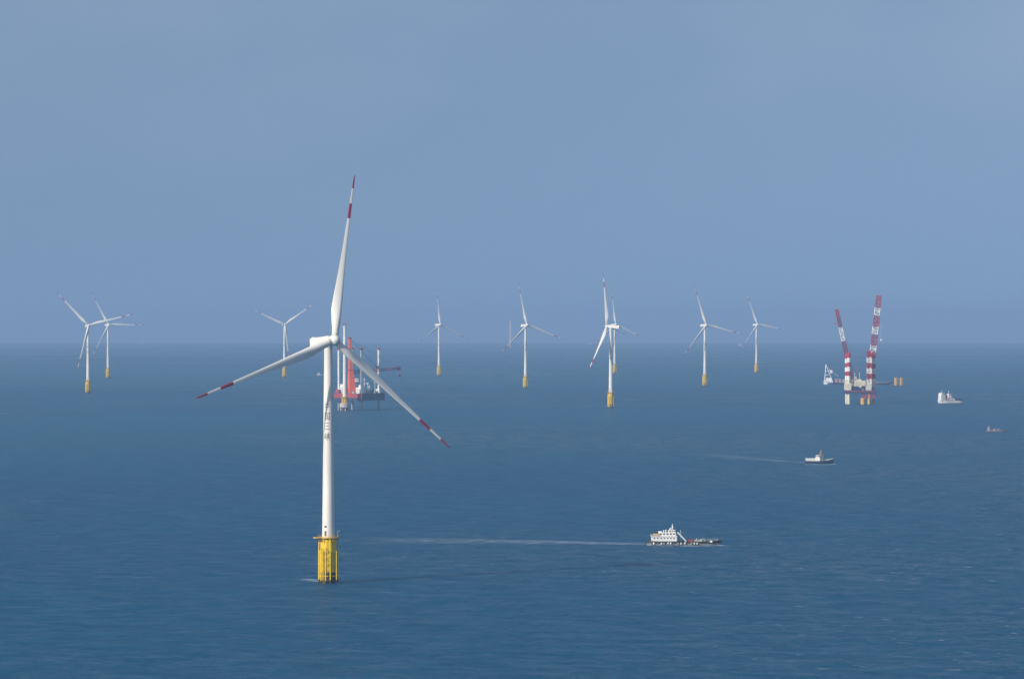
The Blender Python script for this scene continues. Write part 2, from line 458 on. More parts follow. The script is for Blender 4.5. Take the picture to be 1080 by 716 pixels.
def airfoil(ch, tc_, circ, n=20):
    pts = []
    x0 = .5 * circ + .34 * (1 - circ)
    for i in range(n):
        ph = 2 * math.pi * i / n
        x = .5 * (1 - math.cos(ph))
        yt = 5 * tc_ * (.2969 * math.sqrt(max(x, 0)) - .126 * x - .3516 * x * x + .2843 * x ** 3 - .1036 * x ** 4)
        yt = yt * (1 if ph <= math.pi else -1)
        yc = .5 * math.sin(ph)
        y = yc * circ + yt * (1 - circ)
        pts.append(((x0 - x) * ch, y * ch))      # leading edge towards +x
    return pts
def interp(tab, f):
    for (a, va), (b, vb) in zip(tab, tab[1:]):
        if f <= b:
            u = (f - a) / (b - a); u = u * u * (3 - 2 * u) * .35 + u * .65
            return va + (vb - va) * u
    return tab[-1][1]
RAD = 82.9
def blade_mesh():
    chord = [(0, 3.3), (.06, 3.35), (.12, 4.6), (.18, 5.3), (.28, 4.7), (.39, 3.6), (.5, 2.8), (.61, 2.15), (.75, 1.6), (.9, 1.15), (.97, .85), (1, .3)]
    thick = [(0, 1), (.06, .95), (.12, .62), (.18, .42), (.3, .30), (.5, .23), (1, .18)]
    circ = [(0, 1), (.05, 1), (.12, .45), (.18, .08), (.22, 0), (1, 0)]
    twist = [(0, 17), (.18, 15), (.3, 9), (.5, 5), (.75, 1.5), (1, -1)]
    fr = sorted(set([.024, .05, .08, .10, .12, .14, .16, .18, .20, .24, .28, .33, .39, .45, .5, .56, .61, .68, .735, .78, .825, .87, .917, .95, .975, .99, .998]))
    mb = MB(); bm = mb.bm; prev = None; first = None
    for f in fr:
        pts = airfoil(interp(chord, f), interp(thick, f), interp(circ, f))
        b = R(interp(twist, f)); cb, sb = math.cos(b), math.sin(b)
        bend = -1.0 * f ** 2.4
        ring = [bm.verts.new((x * cb - y * sb, -x * sb - y * cb + bend, f * RAD)) for x, y in pts]
        if prev:
            mid = (f + pf) / 2
            red = mid > .917 or .735 < mid < .825
            for i in range(len(ring)):
                j = (i + 1) % len(ring)
                g = bm.faces.new((prev[i], prev[j], ring[j], ring[i])); g.smooth = True; g.material_index = 1 if red else 0
        else: bm.faces.new(ring)
        prev, pf = ring, f
    g = bm.faces.new(prev); g.material_index = 1
    return mb.build('blade', [M_WHITE, M_BRED])

def build_head(root):
    n = MB()      # front is -Y, origin on the tower axis at hub height
    n.box((0, 5.5, 0.25), (4.7, 17.8, 4.4), 0, bevel=0.4)
    n.box((0, 12.0, 2.62), (3.6, 3.0, 0.6), 0, bevel=0.1)
    n.tube((0, 0, -3.0), (0, 0, -1.9), 2.15, seg=32)
    na = n.build('nacelle', M_WHITE, root)
    m = MB()
    m.tube((-1.2, 12.3, 2.5), (-1.2, 12.3, 4.6), 0.06, seg=6); m.tube((1.2, 12.3, 2.5), (1.2, 12.3, 4.6), 0.06, seg=6)
    m.tube((-1.5, 12.3, 4.3), (1.5, 12.3, 4.3), 0.05, seg=6)
    m.build('wind_vane', M_GREY, na)
    h = MB()
    pr = [(0.02, -2.9), (1.9, -2.9), (2.35, -2.2), (2.62, -0.9), (2.65, 0.4), (2.45, 1.5), (1.95, 2.4), (1.2, 3.0), (.5, 3.25), (.02, 3.3)]
    h.lathe([(r_, z_, 0) for r_, z_ in pr], seg=40, axis='y')
    hub = h.build('hub', M_WHITE, root, weld=0.001)
    return na, hub, [blade_mesh()]

def set_head(root, yaw, theta, pitch=0):
    Z = Matrix.Translation((0, 0, HUB_H - OVERHANG * math.sin(R(5)))) @ Matrix.Rotation(yaw, 4, 'Z') @ Matrix.Rotation(R(-5), 4, 'X')
    H = Z @ Matrix.Translation((0, -OVERHANG, 0))
    k = 0
    for c in root.children:
        kind = c.name.split('.')[0]
        if kind == 'nacelle': c.matrix_local = Z
        elif kind == 'hub': c.matrix_local = H
        elif kind == 'blade':
            c.matrix_local = H @ Matrix.Rotation(R(theta + 120 * k), 4, 'Y') @ Matrix.Rotation(R(pitch), 4, 'Z'); k += 1

TURB = [  # base pixel, yaw to the line of sight, blade angle, label
    (346.3, 614.5, 30, 10.6, 'nearest and largest wind turbine on bright yellow foundation, black characters down its white tower'),
    (92.9, 414.5, 12, -44, 'leftmost white wind turbine with one blade pointing almost straight down'),
    (114.0, 399, 20, -29, 'small white wind turbine just right of the leftmost one, one blade level to the right'),
    (300.0, 398, 14, -65, 'distant wind turbine with two raised blades in a Y, above a near red-tipped blade'),
    (463.0, 396.5, 33, -4, 'distant white wind turbine right of the red crane vessel, top blade upright'),
    (554.3, 409.5, 30, -11, 'white wind turbine in mid picture, top blade leaning slightly left, yellow foundation on open sea'),
    (644.2, 430, -114, 21, 'tall white wind turbine facing left, a smaller turbine hidden close behind its tower'),
    (648.3, 394, 30, -6, 'far faint wind turbine mostly hidden behind the tower of a taller left-facing turbine'),
    (743.4, 407, 30, -17, 'left of the two wind turbines between the paired towers and the twin-crane jack-up rig'),
    (797.8, 393, 30, -20, 'right of the two wind turbines left of the twin-crane jack-up rig, smaller and fainter'),
]
proto = thing('wind_turbine', TURB[0][4], 'wind turbine', group='offshore wind turbines')
build_foundation(proto); build_tower(proto)
na, hub, bl = build_head(proto)
bl[0].parent = proto
for k in range(2):
    c = bl[0].copy(); COL.objects.link(c); c.parent = proto
for i, (px, py, yaw, th, lab) in enumerate(TURB):
    o = proto if i == 0 else copy_tree(proto)
    loc, D, az = where(px, py)
    o.location = loc
    o.rotation_euler = (0, 0, -az)
    o['label'] = lab
    set_head(o, R(yaw), th, -75 if yaw < -90 else 0)      # the left-facing one stands still with its blades feathered

# ------------------------------------------------------------------ bare tower on a piled cap (no nacelle yet)
loc, D, az = where(363.6, 433.3)
u = thing('bare_turbine_tower', 'white turbine tower without rotor on pale concrete cap and piles, before the red crane', 'turbine tower', loc, -az)
for k in range(8):
    p = MB(); a = 2 * math.pi * k / 8 + .2
    p.tube((5.6 * math.cos(a), 5.6 * math.sin(a), -6), (5.0 * math.cos(a), 5.0 * math.sin(a), 5.2), 0.85, seg=12, m=0 if k % 2 else 1)
    p.build('pile', [M_RUST, M_CONC], u)
c = MB(); c.lathe([(.02, 5.0, 0), (7.2, 5.0, 0), (7.2, 10.4, 0), (6.6, 11.0, 0), (2.9, 11.0, 0)], seg=40); c.build('pile_cap', M_CONC, u)
y = MB(); y.lathe([(3.6, 11, 0), (3.6, 19.3, 0), (5.4, 19.3, 0), (5.4, 19.9, 0), (3, 19.9, 0)], seg=40)
for k in range(24):
    a = 2 * math.pi * k / 24; b = 2 * math.pi * (k + 1) / 24
    y.tube((5.3 * math.cos(a), 5.3 * math.sin(a), 19.9), (5.3 * math.cos(a), 5.3 * math.sin(a), 21.1), 0.07, seg=5)
    y.tube((5.3 * math.cos(a), 5.3 * math.sin(a), 21.1), (5.3 * math.cos(b), 5.3 * math.sin(b), 21.1), 0.07, seg=5)
for k in range(6):
    a = 2 * math.pi * k / 6; y.tube((4.2 * math.cos(a), 4.2 * math.sin(a), 11), (4.2 * math.cos(a), 4.2 * math.sin(a), 19.3), 0.3, seg=8)
y.build('transition_piece', M_YELP, u)
t = MB(); t.lathe([(2.85, 19.9, 0), (1.95, 118, 0), (.02, 118, 0)], seg=40); t.build('tower', M_TOWER, u)
l = MB(); l.lathe([(1.95, 118.02, 0), (2.9, 118.02, 0), (2.9, 119.2, 0), (.5, 119.2, 0)], seg=32)
for k in range(4):
    a = R(45 + 90 * k); l.tube((2.4 * math.cos(a), 2.4 * math.sin(a), 119.2), (2.4 * math.cos(a), 2.4 * math.sin(a), 122.6), 0.3, seg=8, m=1)
l.box((0, 0, 123.1), (6.4, 6.0, 1.0), 1)
l.build('work_platform', [M_SHIPW, M_RED], u)

# distant bare tower lost in the haze
loc, D, az = at_dist(538.3, 21000)
u = thing('bare_turbine_tower', 'very faint bare turbine tower in the haze left of the mid-picture turbine', 'turbine tower', loc, -az)
t = MB(); t.lathe([(3.8, 22, 0), (3.0, 149, 0), (.02, 149, 0)], seg=24); t.build('tower', M_TOWER, u)
t = MB(); t.lathe([(4.0, -5, 0), (4.0, 21, 0), (5.4, 21, 0), (5.4, 22, 0), (3, 22, 0)], seg=24); t.build('transition_piece', M_YELP, u)

# ------------------------------------------------------------------ red crane jack-up behind the bare tower
loc, D, az = where(378, 433.2)
s = D / FPX
J = thing('jack_up_vessel', 'jack-up crane vessel with tall orange-red crane tower and four legs, behind the nearest turbine', 'jack-up vessel', loc, -az)
def rel(px, py, x0=378, y0=433.2, sc_=s): return ((px - x0) * sc_, (y0 - py) * sc_)
ang = R(30)
exv = Vector((-math.cos(ang), math.sin(ang), 0))      # along the lit left face
eyv = Vector((math.sin(ang), math.cos(ang), 0))       # along the shaded right face
near = Vector(((381.5 - 378) * s, 10, 0))
WL, LL = 45.0, 66.0
h = MB()
z0, z1 = rel(0, 423)[1], rel(0, 415.3)[1]
cor = [near, near + eyv * LL, near + eyv * LL + exv * WL, near + exv * WL]
for k in range(4):
    a, b = cor[k], cor[(k + 1) % 4]
    m_ = 0 if k in (0, 1) else 1  # navy paints shade into the right-hand faces; the left ones stay red
    zs_ = z0 + (z1 - z0) * .42
    h.face([(a.x, a.y, z0), (b.x, b.y, z0), (b.x, b.y, zs_), (a.x, a.y, zs_)], 0)
    h.face([(a.x, a.y, zs_), (b.x, b.y, zs_), (b.x, b.y, z1), (a.x, a.y, z1)], m_)
h.face([(v.x, v.y, z1) for v in cor], 2)
h.face([(v.x, v.y, z0) for v in cor], 0)
hull = h.build('hull', [M_NAVY, M_RED, M_DECK], J, weld=.001)
r = MB()
for k in range(4):
    a, b = cor[k], cor[(k + 1) % 4]
    n = 14
    for i in range(n):
        q, q2 = a.lerp(b, i / n), a.lerp(b, (i + 1) / n)
        r.tube((q.x, q.y, z1), (q.x, q.y, z1 + 1.3), .1, seg=4); r.tube((q.x, q.y, z1 + 1.3), (q2.x, q2.y, z1 + 1.3), .1, seg=4)
r.build('railing', M_GREY, hull)
def inhull(a, b): return near + exv * (a * WL) + eyv * (b * LL)
for a, b in ((.09, .10), (.09, .84), (.92, .10), (.92, .68)):
    q = inhull(a, b)
    zt = 85.5
    g = MB()
    g.tube((q.x, q.y, -6), (q.x, q.y, zt), 1.55, seg=20, rings=12, mfn=lambda k: 1 if k < 4 else 0, m=1)
    for zz in range(20, 84, 4): g.lathe([(1.55, zz, 0), (1.7, zz, 0), (1.7, zz + .5, 0), (1.55, zz + .5, 0)], c=(q.x, q.y, 0), seg=20)
    leg = g.build('leg', [M_SHIPW, M_GREY], J)
    g = MB(); g.lathe([(.02, zt, 0), (2.1, zt, 0), (2.1, zt + 2.6, 0), (.02, zt + 2.6, 0)], c=(q.x, q.y, 0), seg=20)
    g.build('leg_cap', M_STRIPE, leg)
    g = MB(); g.box((q.x, q.y, z1 + 2.8), (6.6, 6.6, 5.6), 0, rz=-ang, bevel=.2)
    g.build('jacking_house', M_RED if a > .5 else M_SHIPW, J)
# crane tower and boom
cq = inhull(.42, .30)
cx, cy = (371 - 378) * s, cq.y
g = MB()
zm = rel(0, 391)[1]; zt = rel(0, 357.5)[1]
g.box((cx, cy, (z1 + zm) / 2), (11.0, 10.0, zm - z1), 0, rz=R(20), taper=(.55, .6), shear=(-1.6, 0))
g.box((cx - 1.8, cy, zm + .6), (7.2, 6.8, 1.2), 1, rz=R(20))
g.box((cx - 1.8, cy, (zm + 1.2 + zt) / 2), (5.2, 5.0, zt - zm - 1.2), 0, rz=R(20), taper=(.62, .7), shear=(-.9, 0))
g.box((cx - 2.7, cy, zt + 1.0), (4.4, 4.2, 2.0), 1, rz=R(20))
ct = g.build('crane_tower', [M_ORED, M_RED], J)
g = MB(); g.box((cx + 7.2, cy - 1, z1 + 19), (5.0, 4.5, 4.0), 0, bevel=.3); g.box((cx + 5.0, cy - 1, z1 + 16.4), (7.5, 3.6, 1.2), 1); g.box((cx + 7.4, cy - 3.3, z1 + 19.4), (3.6, .2, 1.4), 2)
g.build('crane_cab', [M_SHIPW, M_ORED, M_GLASS], ct)
bx0, bz0 = rel(374, 393); bx1, bz1 = rel(421, 389)
g = MB()
g.lattice((cx + 3, cy + 2, bz0), (bx1, cy + 26, bz1), 5.0, 2.6, 18, .34, lambda k: 1 if k % 5 >= 3 else 0)
g.box((bx1, cy + 26.5, bz1 - .3), (5.5, 4.0, 5.0), 1)
boom = g.build('crane_boom', [M_NAVY, M_STRIPE], J)
g = MB()
mx, mz = rel(398.5, 388)
for o_ in (-1, 1):
    g.tube((cx - 2.6, cy + o_, zt), (mx, cy + 14 + o_, mz), .30, seg=5)
    g.tube((cx - 2.6, cy + o_, zt - 1), (bx1, cy + 25 + o_, bz1 + 2), .12, seg=4)
g.box((mx, cy + 14, mz + .3), (4.5, 3, 3.4))
g.build('stay_cable', M_BLACK, boom)
g = MB(); hx, hz_ = rel(422, 397)
g.tube((hx, cy + 26, bz1), (hx, cy + 26, hz_ + 1.5), .14, seg=5); g.box((hx, cy + 26, hz_), (2.8, 2, 3.6), 0, bevel=.3)
g.build('hook_block', M_STRIPE, boom)
# deck houses, masts
g = MB()
q = inhull(.80, .16)
g.box((q.x, q.y, z1 + 4.5), (8, 9, 9), 0, rz=-ang, bevel=.1); g.box((q.x, q.y, z1 + 11), (6.5, 7, 4), 0, rz=-ang, bevel=.1)
for f in range(3):
    for i in range(4):
        w = q + exv * (-2.8 + i * 1.9) - eyv * 4.53
        g.box((w.x, w.y, z1 + 2 + f * 2.7), (1.0, .1, 1.0), 1, rz=-ang)
g.tube((q.x, q.y, z1 + 13), (q.x, q.y, z1 + 21), .25, seg=6)
g.build('deckhouse', [M_SHIPW, M_GLASS], J)
g = MB()
qx, _ = rel(380.5, 0); qy = inhull(.2, .3).y
g.box((qx, qy, z1 + 4.2), (9, 12, 8.4), 0, rz=-ang, bevel=.1); g.box((qx + .8, qy, z1 + 10.2), (5, 7, 3.6), 0, rz=-ang, bevel=.1)
for f in range(2):
    for i in range(4):
        w = Vector((qx, qy, 0)) + exv * (-3 + i * 2) - eyv * 6.03
        g.box((w.x, w.y, z1 + 2.4 + f * 3), (1.1, .1, 1.1), 1, rz=-ang)
g.build('deckhouse', [M_SHIPW, M_GLASS], J)
for px, ph in ((384.3, 399), (387.8, 404), (389.5, 407), (395.5, 402)):
    x_, z_ = rel(px, ph); g = MB(); g.tube((x_, qy + 6, z1), (x_, qy + 6, z_), .35, seg=6)
    g.tube((x_ - 2.2, qy + 6, z_ - 2), (x_ + 2.2, qy + 6, z_ - 2.4), .25, seg=5)
    g.build('deck_mast', M_SHIPW, J)
for (xa, ya), (xb, yb) in (((384, 405), (389, 404.5)), ((387.5, 411), (390, 407)), ((385, 409), (389, 412))):
    x_, z_ = rel(xa, ya); x2, z2 = rel(xb, yb); g = MB(); g.tube((x_, qy + 6, z_), (x2, qy + 6, z2), .35, seg=6)
    g.tube((x_, qy + 6, z1), (x_, qy + 6, z_), .3, seg=6)
    g.build('cargo_derrick', M_SHIPW, J)
rnd = random.Random(3)
for i in range(26):
    a, b = rnd.uniform(.1, .92), rnd.uniform(.05, .92)
    q = inhull(a, b); hh = rnd.uniform(1.2, 5.0); g = MB()
    g.box((q.x, q.y, z1 + hh / 2 + .01), (rnd.uniform(2, 5), rnd.uniform(2, 5), hh), rnd.choice([0, 0, 1, 2, 3]), rz=-ang + i * .001)
    g.build('deck_gear', [M_GREY, M_BUFF, M_SHIPW, M_NAVY], J)

# ------------------------------------------------------------------ twin-crane jack-up rig at right
X0, Y0 = 906.5, 426.0
loc, D, az = where(X0, Y0); s2 = D / FPX
def rr(px, py): return ((px - X0) * s2, (Y0 - py) * s2)
G = thing('jack_up_rig', 'jack-up rig with two tall red and white lattice crane booms and striped legs', 'jack-up rig', loc, -az)
zb, zd = rr(0, 414.6)[1], rr(0, 411.4)[1]
xl, xr = rr(891, 0)[0], rr(923.8, 0)[0]
g = MB(); g.box(((xl + xr) / 2, 8, (zb + zd) / 2), (xr - xl, 42, zd - zb), 0, bevel=.15)
g.box(((xl + xr) / 2, -13.1, (zb + zd) / 2 + .8), (xr - xl - 1, .3, 1.0), 1)
hull = g.build('hull', [M_NAVY, M_RED], G)
g = MB(); xa, xb = rr(909, 0)[0], rr(923.6, 0)[0]; za = rr(0, 420.3)[1]
g.box(((xa + xb) / 2, 0, (za + zb) / 2 - .02), (xb - xa, 22, zb - za), 0)
for i in range(6): g.tube((xa + i * (xb - xa) / 5, -11.2, za + .2), (xa + (i + .6) * (xb - xa) / 6, -11.2, zb - .4), .35, seg=6, m=1)
g.build('underdeck_frame', [mat('purple_red_steel', (.20, .05, .12), .6, var=.2), M_STRIPE], hull)
top1, top2 = rr(0, 372.8)[1], rr(0, 371)[1]
for px, yy, zt_, ph in ((893.0, 6, top1 - 2, 0), (895.3, -9, top1, 0), (916.4, -9, top2, 1), (921.2, 6, top2 - 2, 1)):
    x_ = rr(px, 0)[0]
    g = MB()
    n = 15; zs = rr(0, 401)[1]
    g.tube((x_, yy, -6), (x_, yy, zs), 2.2, seg=20, m=2, caps=False)
    if ph == 0: g.tube((x_, yy, zs), (x_, yy, zt_), 2.7, seg=20, rings=6, mfn=lambda k: (1 if k % 2 else 0), m=1)
    else:
        g.lattice((x_, yy, zs - 6), (x_, yy, zt_), 5.4, 5.4, 12, .85, lambda k: (1 if (k // 2) % 2 else 0))
        g.tube((x_, yy, zs - 6), (x_, yy, zt_), 1.3, seg=12, rings=6, mfn=lambda k: (1 if k % 2 else 0), m=1)
    leg = g.build('leg', [M_SHIPW, M_STRIPE, M_YELP if ph else M_CREAM], G)
    g = MB(); g.lathe([(.02, zt_, 0), (2.3, zt_, 0), (2.1, zt_ + 1.2, 0), (1.2, zt_ + 2.0, 0), (.02, zt_ + 2.1, 0)], c=(x_, yy, 0), seg=20)
    g.build('leg_cap', M_STRIPE, leg)
    g = MB(); g.box((x_, yy, zd + 5.2), (7.4, 7.4, 10.4), 0, bevel=.2)
    for zz in (2.5, 5.5, 8.3): g.box((x_, yy - 3.72, zd + zz), (5.4, .15, .9), 1)
    g.build('jacking_house', [M_CREAM, M_GREY], G)
for (p0, p1, w0, w1, n, fn, nm) in (
        ((898.3, 401), (882.6, 327), 6.4, 4.2, 20, lambda k: (3 if k < 11 else 1 if k < 15 else 3 if k < 18 else 0), 'left'),
        ((917.6, 401), (926.8, 312.8), 9.2, 7.4, 22, lambda k: (0 if k < 7 else 1 if k < 9 else 0 if k < 12 else 1 if k < 14 else 0 if k < 17 else 1 if k < 19 else 0), 'right')):
    (x0_, za_), (x1_, zb_) = rr(*p0), rr(*p1)
    yb = 14 if nm == 'left' else 10
    g = MB(); g.tube((x0_, yb, zd), (x0_, yb, za_ + 1), 3.0, seg=20); g.box((x0_ + (3 if nm == 'left' else -1), yb + 3, za_ + 3), (8, 9, 4.5), 0, bevel=.2); g.box((x0_ - 3.5, yb - 3, za_ + 3), (2.6, 3, 3), 1, bevel=.2)
    cr_ = g.build('crane', [M_RED if nm == 'right' else M_CREAM, M_SHIPW], G)
    g = MB(); g.lattice((x0_, yb, za_ + 2), (x1_, yb - 6, zb_), w0, w1, n, .74, fn)
    g.build('crane_boom', [M_STRIPE, M_SHIPW, M_NAVY, mat('dark_' + nm + '_red', (.22, .03, .06), .6)], cr_)
    g = MB()
    ax_ = x0_ + (9 if nm == 'left' else -3); az_ = za_ + 24
    for o_ in (-2, 2):
        g.tube((x0_ + (6 if nm == 'left' else -2), yb + o_, za_ + 4), (ax_, yb + 4 + o_, az_), .35, seg=5)
        g.tube((ax_, yb + 4 + o_, az_), (x0_ + (x1_ - x0_) * .7, yb - 4 + o_, za_ + (zb_ - za_) * .7), .12, seg=4)
    g.build('stay_frame', M_RED, cr_)
    g = MB(); hx = x1_ + (-2.2 if nm == 'left' else 3.2); L_ = 20 if nm == 'left' else 66
    g.tube((hx, yb - 6, zb_), (hx, yb - 6, zb_ - L_), .10, seg=4); g.box((hx, yb - 6, zb_ - L_ - 1), (2.2, 1.4, 2.8), 0, bevel=.3)
    g.build('hook_block', M_SHIPW if nm == 'right' else M_STRIPE, cr_)
g = MB()
xa, xb = rr(899, 0)[0], rr(912.8, 0)[0]; zh = rr(0, 401.6)[1]
g.box(((xa + xb) / 2, 2, (zd + zh) / 2), (xb - xa, 12, zh - zd), 0, bevel=.12)
g.box(((xa + xb) / 2 - 2, 3, zh + 1.2), (12, 8, 2.4), 0, bevel=.1)
for f in range(4):
    for i in range(8): g.box((xa + 1.6 + i * (xb - xa - 3.2) / 7, -4.04, zd + 2.2 + f * 3.1), (1.2, .1, 1.2), 1)
dk = g.build('deckhouse', [M_CREAM, M_GLASS], G)
for px, pz in ((901.3, 393), (906.5, 392.5), (903, 397)):
    x_, z_ = rr(px, pz); g = MB(); g.tube((x_, -4, zh), (x_, -4, z_), .32, seg=6); g.tube((x_ - 1.4, -4, z_ - 2), (x_ + 1.4, -4, z_ - 2), .2, seg=5)
    g.build('mast', M_SHIPW, dk)
rnd = random.Random(5)
for i in range(22):
    hh = rnd.uniform(1.5, 5); g = MB()
    g.box((rnd.uniform(xl + 4, xr - 3), rnd.uniform(-11, 26), zd + hh / 2 + .01), (rnd.uniform(2, 5), rnd.uniform(2, 5), hh), rnd.choice([0, 1, 2, 3]), rz=i * .002)
    g.build('deck_gear', [M_NAVY, M_GREY, M_CREAM, M_RUST], G)
for i in range(16):
    hh = rnd.uniform(2, 7); g = MB()
    g.box((xl + 7 + i * (xr - xl - 13) / 15, rnd.uniform(-11, -6), zd + hh / 2 + .01), (rnd.uniform(1.6, 4), rnd.uniform(2, 4), hh), rnd.choice([0, 0, 0, 1, 2]), rz=.01 + i * .02)
    g.build('deck_gear', [M_NAVY, M_GREY, M_RUST], G)

# monopile standing under the rig's deck
x_, _ = rr(910.3, 0)
loc, D3, az3 = where(910.3, 427.2)
mp_ = thing('steel_pile', 'thick yellow pile standing in the water under the rig deck, left of its right legs', 'pile', loc, -az3)
g = MB(); g.lathe([(3.7, -6, 1), (3.7, 1.2, 0), (3.7, 10.4, 0), (.02, 10.4, 0)], seg=32); g.build('shaft', [M_YELP, M_DARK], mp_)
g = MB(); g.lathe([(3.75, 8.6, 0), (4.05, 8.6, 0), (4.05, 9.3, 0), (3.75, 9.3, 0)], seg=32)
g.tube((-1.0, -4.1, -3), (-1.0, -4.1, 9), .2, seg=6); g.tube((1.0, -4.1, -3), (1.0, -4.1, 9), .2, seg=6)
g.build('flange', M_YELP, mp_)

# ------------------------------------------------------------------ hull helper for ships
def hull_loft(L_, B, stern_h, mid_h, bow_h, draft=1.2, nst=22, bow_from=.62, flare=1.0, boot=0.35, mats=(0, 1, 2)):
    """bow at +X; stern at -L/2. material: mats = (topsides, boot stripe at the waterline, deck)"""
    mb = MB(); rows = []
    for i in range(nst + 1):
        t = i / nst; x = -L_ / 2 + L_ * t
        if t < .1: w = .82 + .18 * (t / .1)
        elif t < bow_from: w = 1
        else: w = max(0.015, 1 - ((t - bow_from) / (1 - bow_from)) ** 2.1)
        top = stern_h + (mid_h - stern_h) * min(1, t / .3) if t < .5 else mid_h + (bow_h - mid_h) * ((t - .5) / .5) ** 2
        hw = B / 2 * w; wl = hw * (1 - .22 * flare * max(0, (t - .45) / .55))
        rake = .07 * L_ * max(0, (t - .7) / .3) ** 2
        rows.append([(x - rake, wl * .7, -draft), (x - rake * .5, wl, boot), (x, hw, top)])
    for i in range(nst):
        a, b = rows[i], rows[i + 1]
        for sgn in (-1, 1):
            for k in range(2):
                q = [a[k], b[k], b[k + 1], a[k + 1]]
                f = mb.face([(p[0], p[1] * sgn, p[2]) for p in q], mats[1] if k == 0 else mats[0])
        zt0, zt1 = a[2][2] - .5, b[2][2] - .5
        mb.face([(a[2][0], -a[2][1] * .97, zt0), (b[2][0], -b[2][1] * .97, zt1), (b[2][0], b[2][1] * .97, zt1), (a[2][0], a[2][1] * .97, zt0)], mats[2])
        for sgn in (-1, 1):
            mb.face([(a[2][0], a[2][1] * sgn, a[2][2]), (b[2][0], b[2][1] * sgn, b[2][2]), (b[2][0], b[2][1] * sgn * .97, zt1), (a[2][0], a[2][1] * sgn * .97, zt0)], mats[0])
    a = rows[0]
    for k in range(2):
        mb.face([(a[k][0], -a[k][1], a[k][2]), (a[k][0], a[k][1], a[k][2]), (a[k + 1][0], a[k + 1][1], a[k + 1][2]), (a[k + 1][0], -a[k + 1][1], a[k + 1][2])], mats[1] if k == 0 else mats[0])
    return mb

def windows(mb, x0, x1, n, y, z, w, h_, m):
    for i in range(n): mb.box((x0 + (x1 - x0) * i / max(1, n - 1), y, z), (w, .08, h_), m)

def life_rail(mb, pts, h_=1.1, m=0, r_=.045):
    for p, q in zip(pts, pts[1:]):
        p, q = Vector(p), Vector(q); n = max(1, int((q - p).length / 1.6))
        for i in range(n + 1):
            c_ = p.lerp(q, i / n); mb.tube(c_, c_ + Vector((0, 0, h_)), r_, seg=4, m=m)
        for f in (.5, 1): mb.tube(p + Vector((0, 0, h_ * f)), q + Vector((0, 0, h_ * f)), r_, seg=4, m=m)

# ---- work boat with a wake, near middle right
loc, D, az = where(722.5, 574.5)
B1 = thing('work_boat', 'white and dark work boat with long low cargo foredeck, trailing a wake', 'boat', loc, -az + R(3))
g = hull_loft(43, 9.0, 2.7, 2.1, 2.9, mats=(0, 1, 2), boot=1.0)
hull = g.build('hull', [M_HULLG, M_SCUFF, M_DECK], B1, weld=.001)
rnd = random.Random(4)
for i in range(15):
    if i in (2, 7, 11): continue
    x_ = -19.5 + i * 1.9 + rnd.uniform(-.4, .4); z_ = 1.2 + rnd.uniform(-.2, .25)
    g = MB(); g.tube((x_ - rnd.uniform(0, .3), -4.66, z_ - .5), (x_, -4.66, z_ + .5), rnd.uniform(.34, .5), seg=10)
    g.build('tyre_fender', M_SHIPW if i % 4 else M_GREY, hull)
g = MB()
g.box((-12.0, 0, 2.2 + 1.55), (14.5, 7.2, 3.2), 0, bevel=.12); g.box((-10.2, 0, 2.2 + 4.45), (9.6, 6.2, 2.5), 0, bevel=.12)
g.box((-7.4, 0, 2.2 + 6.65), (3.8, 5.0, 1.8), 0, bevel=.15)
windows(g, -17.6, -6.4, 7, -3.62, 4.2, .8, .8, 1); windows(g, -14, -6.4, 5, -3.12, 7.1, 1.1, .9, 1)
windows(g, -8.7, -6.1, 3, -2.52, 9.0, .8, .8, 1)
for yy in (-1.8, -.6, .6, 1.8): g.box((-5.46, yy, 8.95), (.08, .9, .8), 1)
g.box((-12, 0, 5.45), (15.2, 8.0, .16), 0)
su = g.build('superstructure', [M_SHIPW, M_GLASS], B1)
su.scale = (1, 1, .84); su.location.z = 2.2 * .16 + .15
g = MB(); g.box((-16.6, -3.3, 6.7), (3.6, 1.3, 1.3), 0, bevel=.4); g.tube((-17.9, -3.3, 5.5), (-17.9, -3.3, 7.9), .1, seg=6); g.tube((-15.3, -3.3, 5.5), (-15.3, -3.3, 7.9), .1, seg=6)
g.build('lifeboat', M_BUFF, su)
for x_, y_ in ((-12.4, -1.6), (-11.0, 1.2), (-9.6, -1.9)):
    g = MB(); g.tube((x_, y_, 7.8), (x_, y_, 9.3), .26, seg=8); g.box((x_ + .15, y_, 9.4), (.8, .6, .5), 0, bevel=.15); g.build('ventilator', M_SHIPW, su)
g = MB(); g.lathe([(.02, 9.7, 0), (.5, 9.9, 0), (.7, 10.4, 0), (.5, 10.9, 0), (.02, 11.1, 0)], c=(-8.4, -1.3, 0), seg=16); g.build('radar_dome', M_SHIPW, su)
g = MB(); life_rail(g, [(-19.4, -3.9, 5.53), (-5.0, -3.9, 5.53)], m=0); life_rail(g, [(-19.4, 3.9, 5.53), (-5.0, 3.9, 5.53)]); life_rail(g, [(-19.4, -3.9, 5.53), (-19.4, 3.9, 5.53)])
g.build('railing', M_SHIPW, su)
g = MB(); g.box((-14.2, 1.3, 7.4), (2.0, 1.8, 3.0), 0, bevel=.3); g.box((-14.2, 1.3, 9.1), (2.1, 1.9, .5), 1, bevel=.1)
g.build('funnel', [M_SHIPW, M_BLACK], su)
g = MB(); g.tube((-7.2, 0, 8.2), (-7.2, 0, 12.0), .34, .2, seg=8); g.tube((-7.2, -1.6, 10.8), (-7.2, 1.6, 10.8), .1, seg=6); g.box((-7.0, 0, 10.0), (.5, 2.4, .4), 0); g.tube((-2.6, .8, 2), (-2.6, .8, 8.6), .1, seg=6)
g.tube((-8.6, 0.4, 8.2), (-7.2, 0, 11), .12, seg=6)
g.build('mast', M_SHIPW, B1)
g = MB()
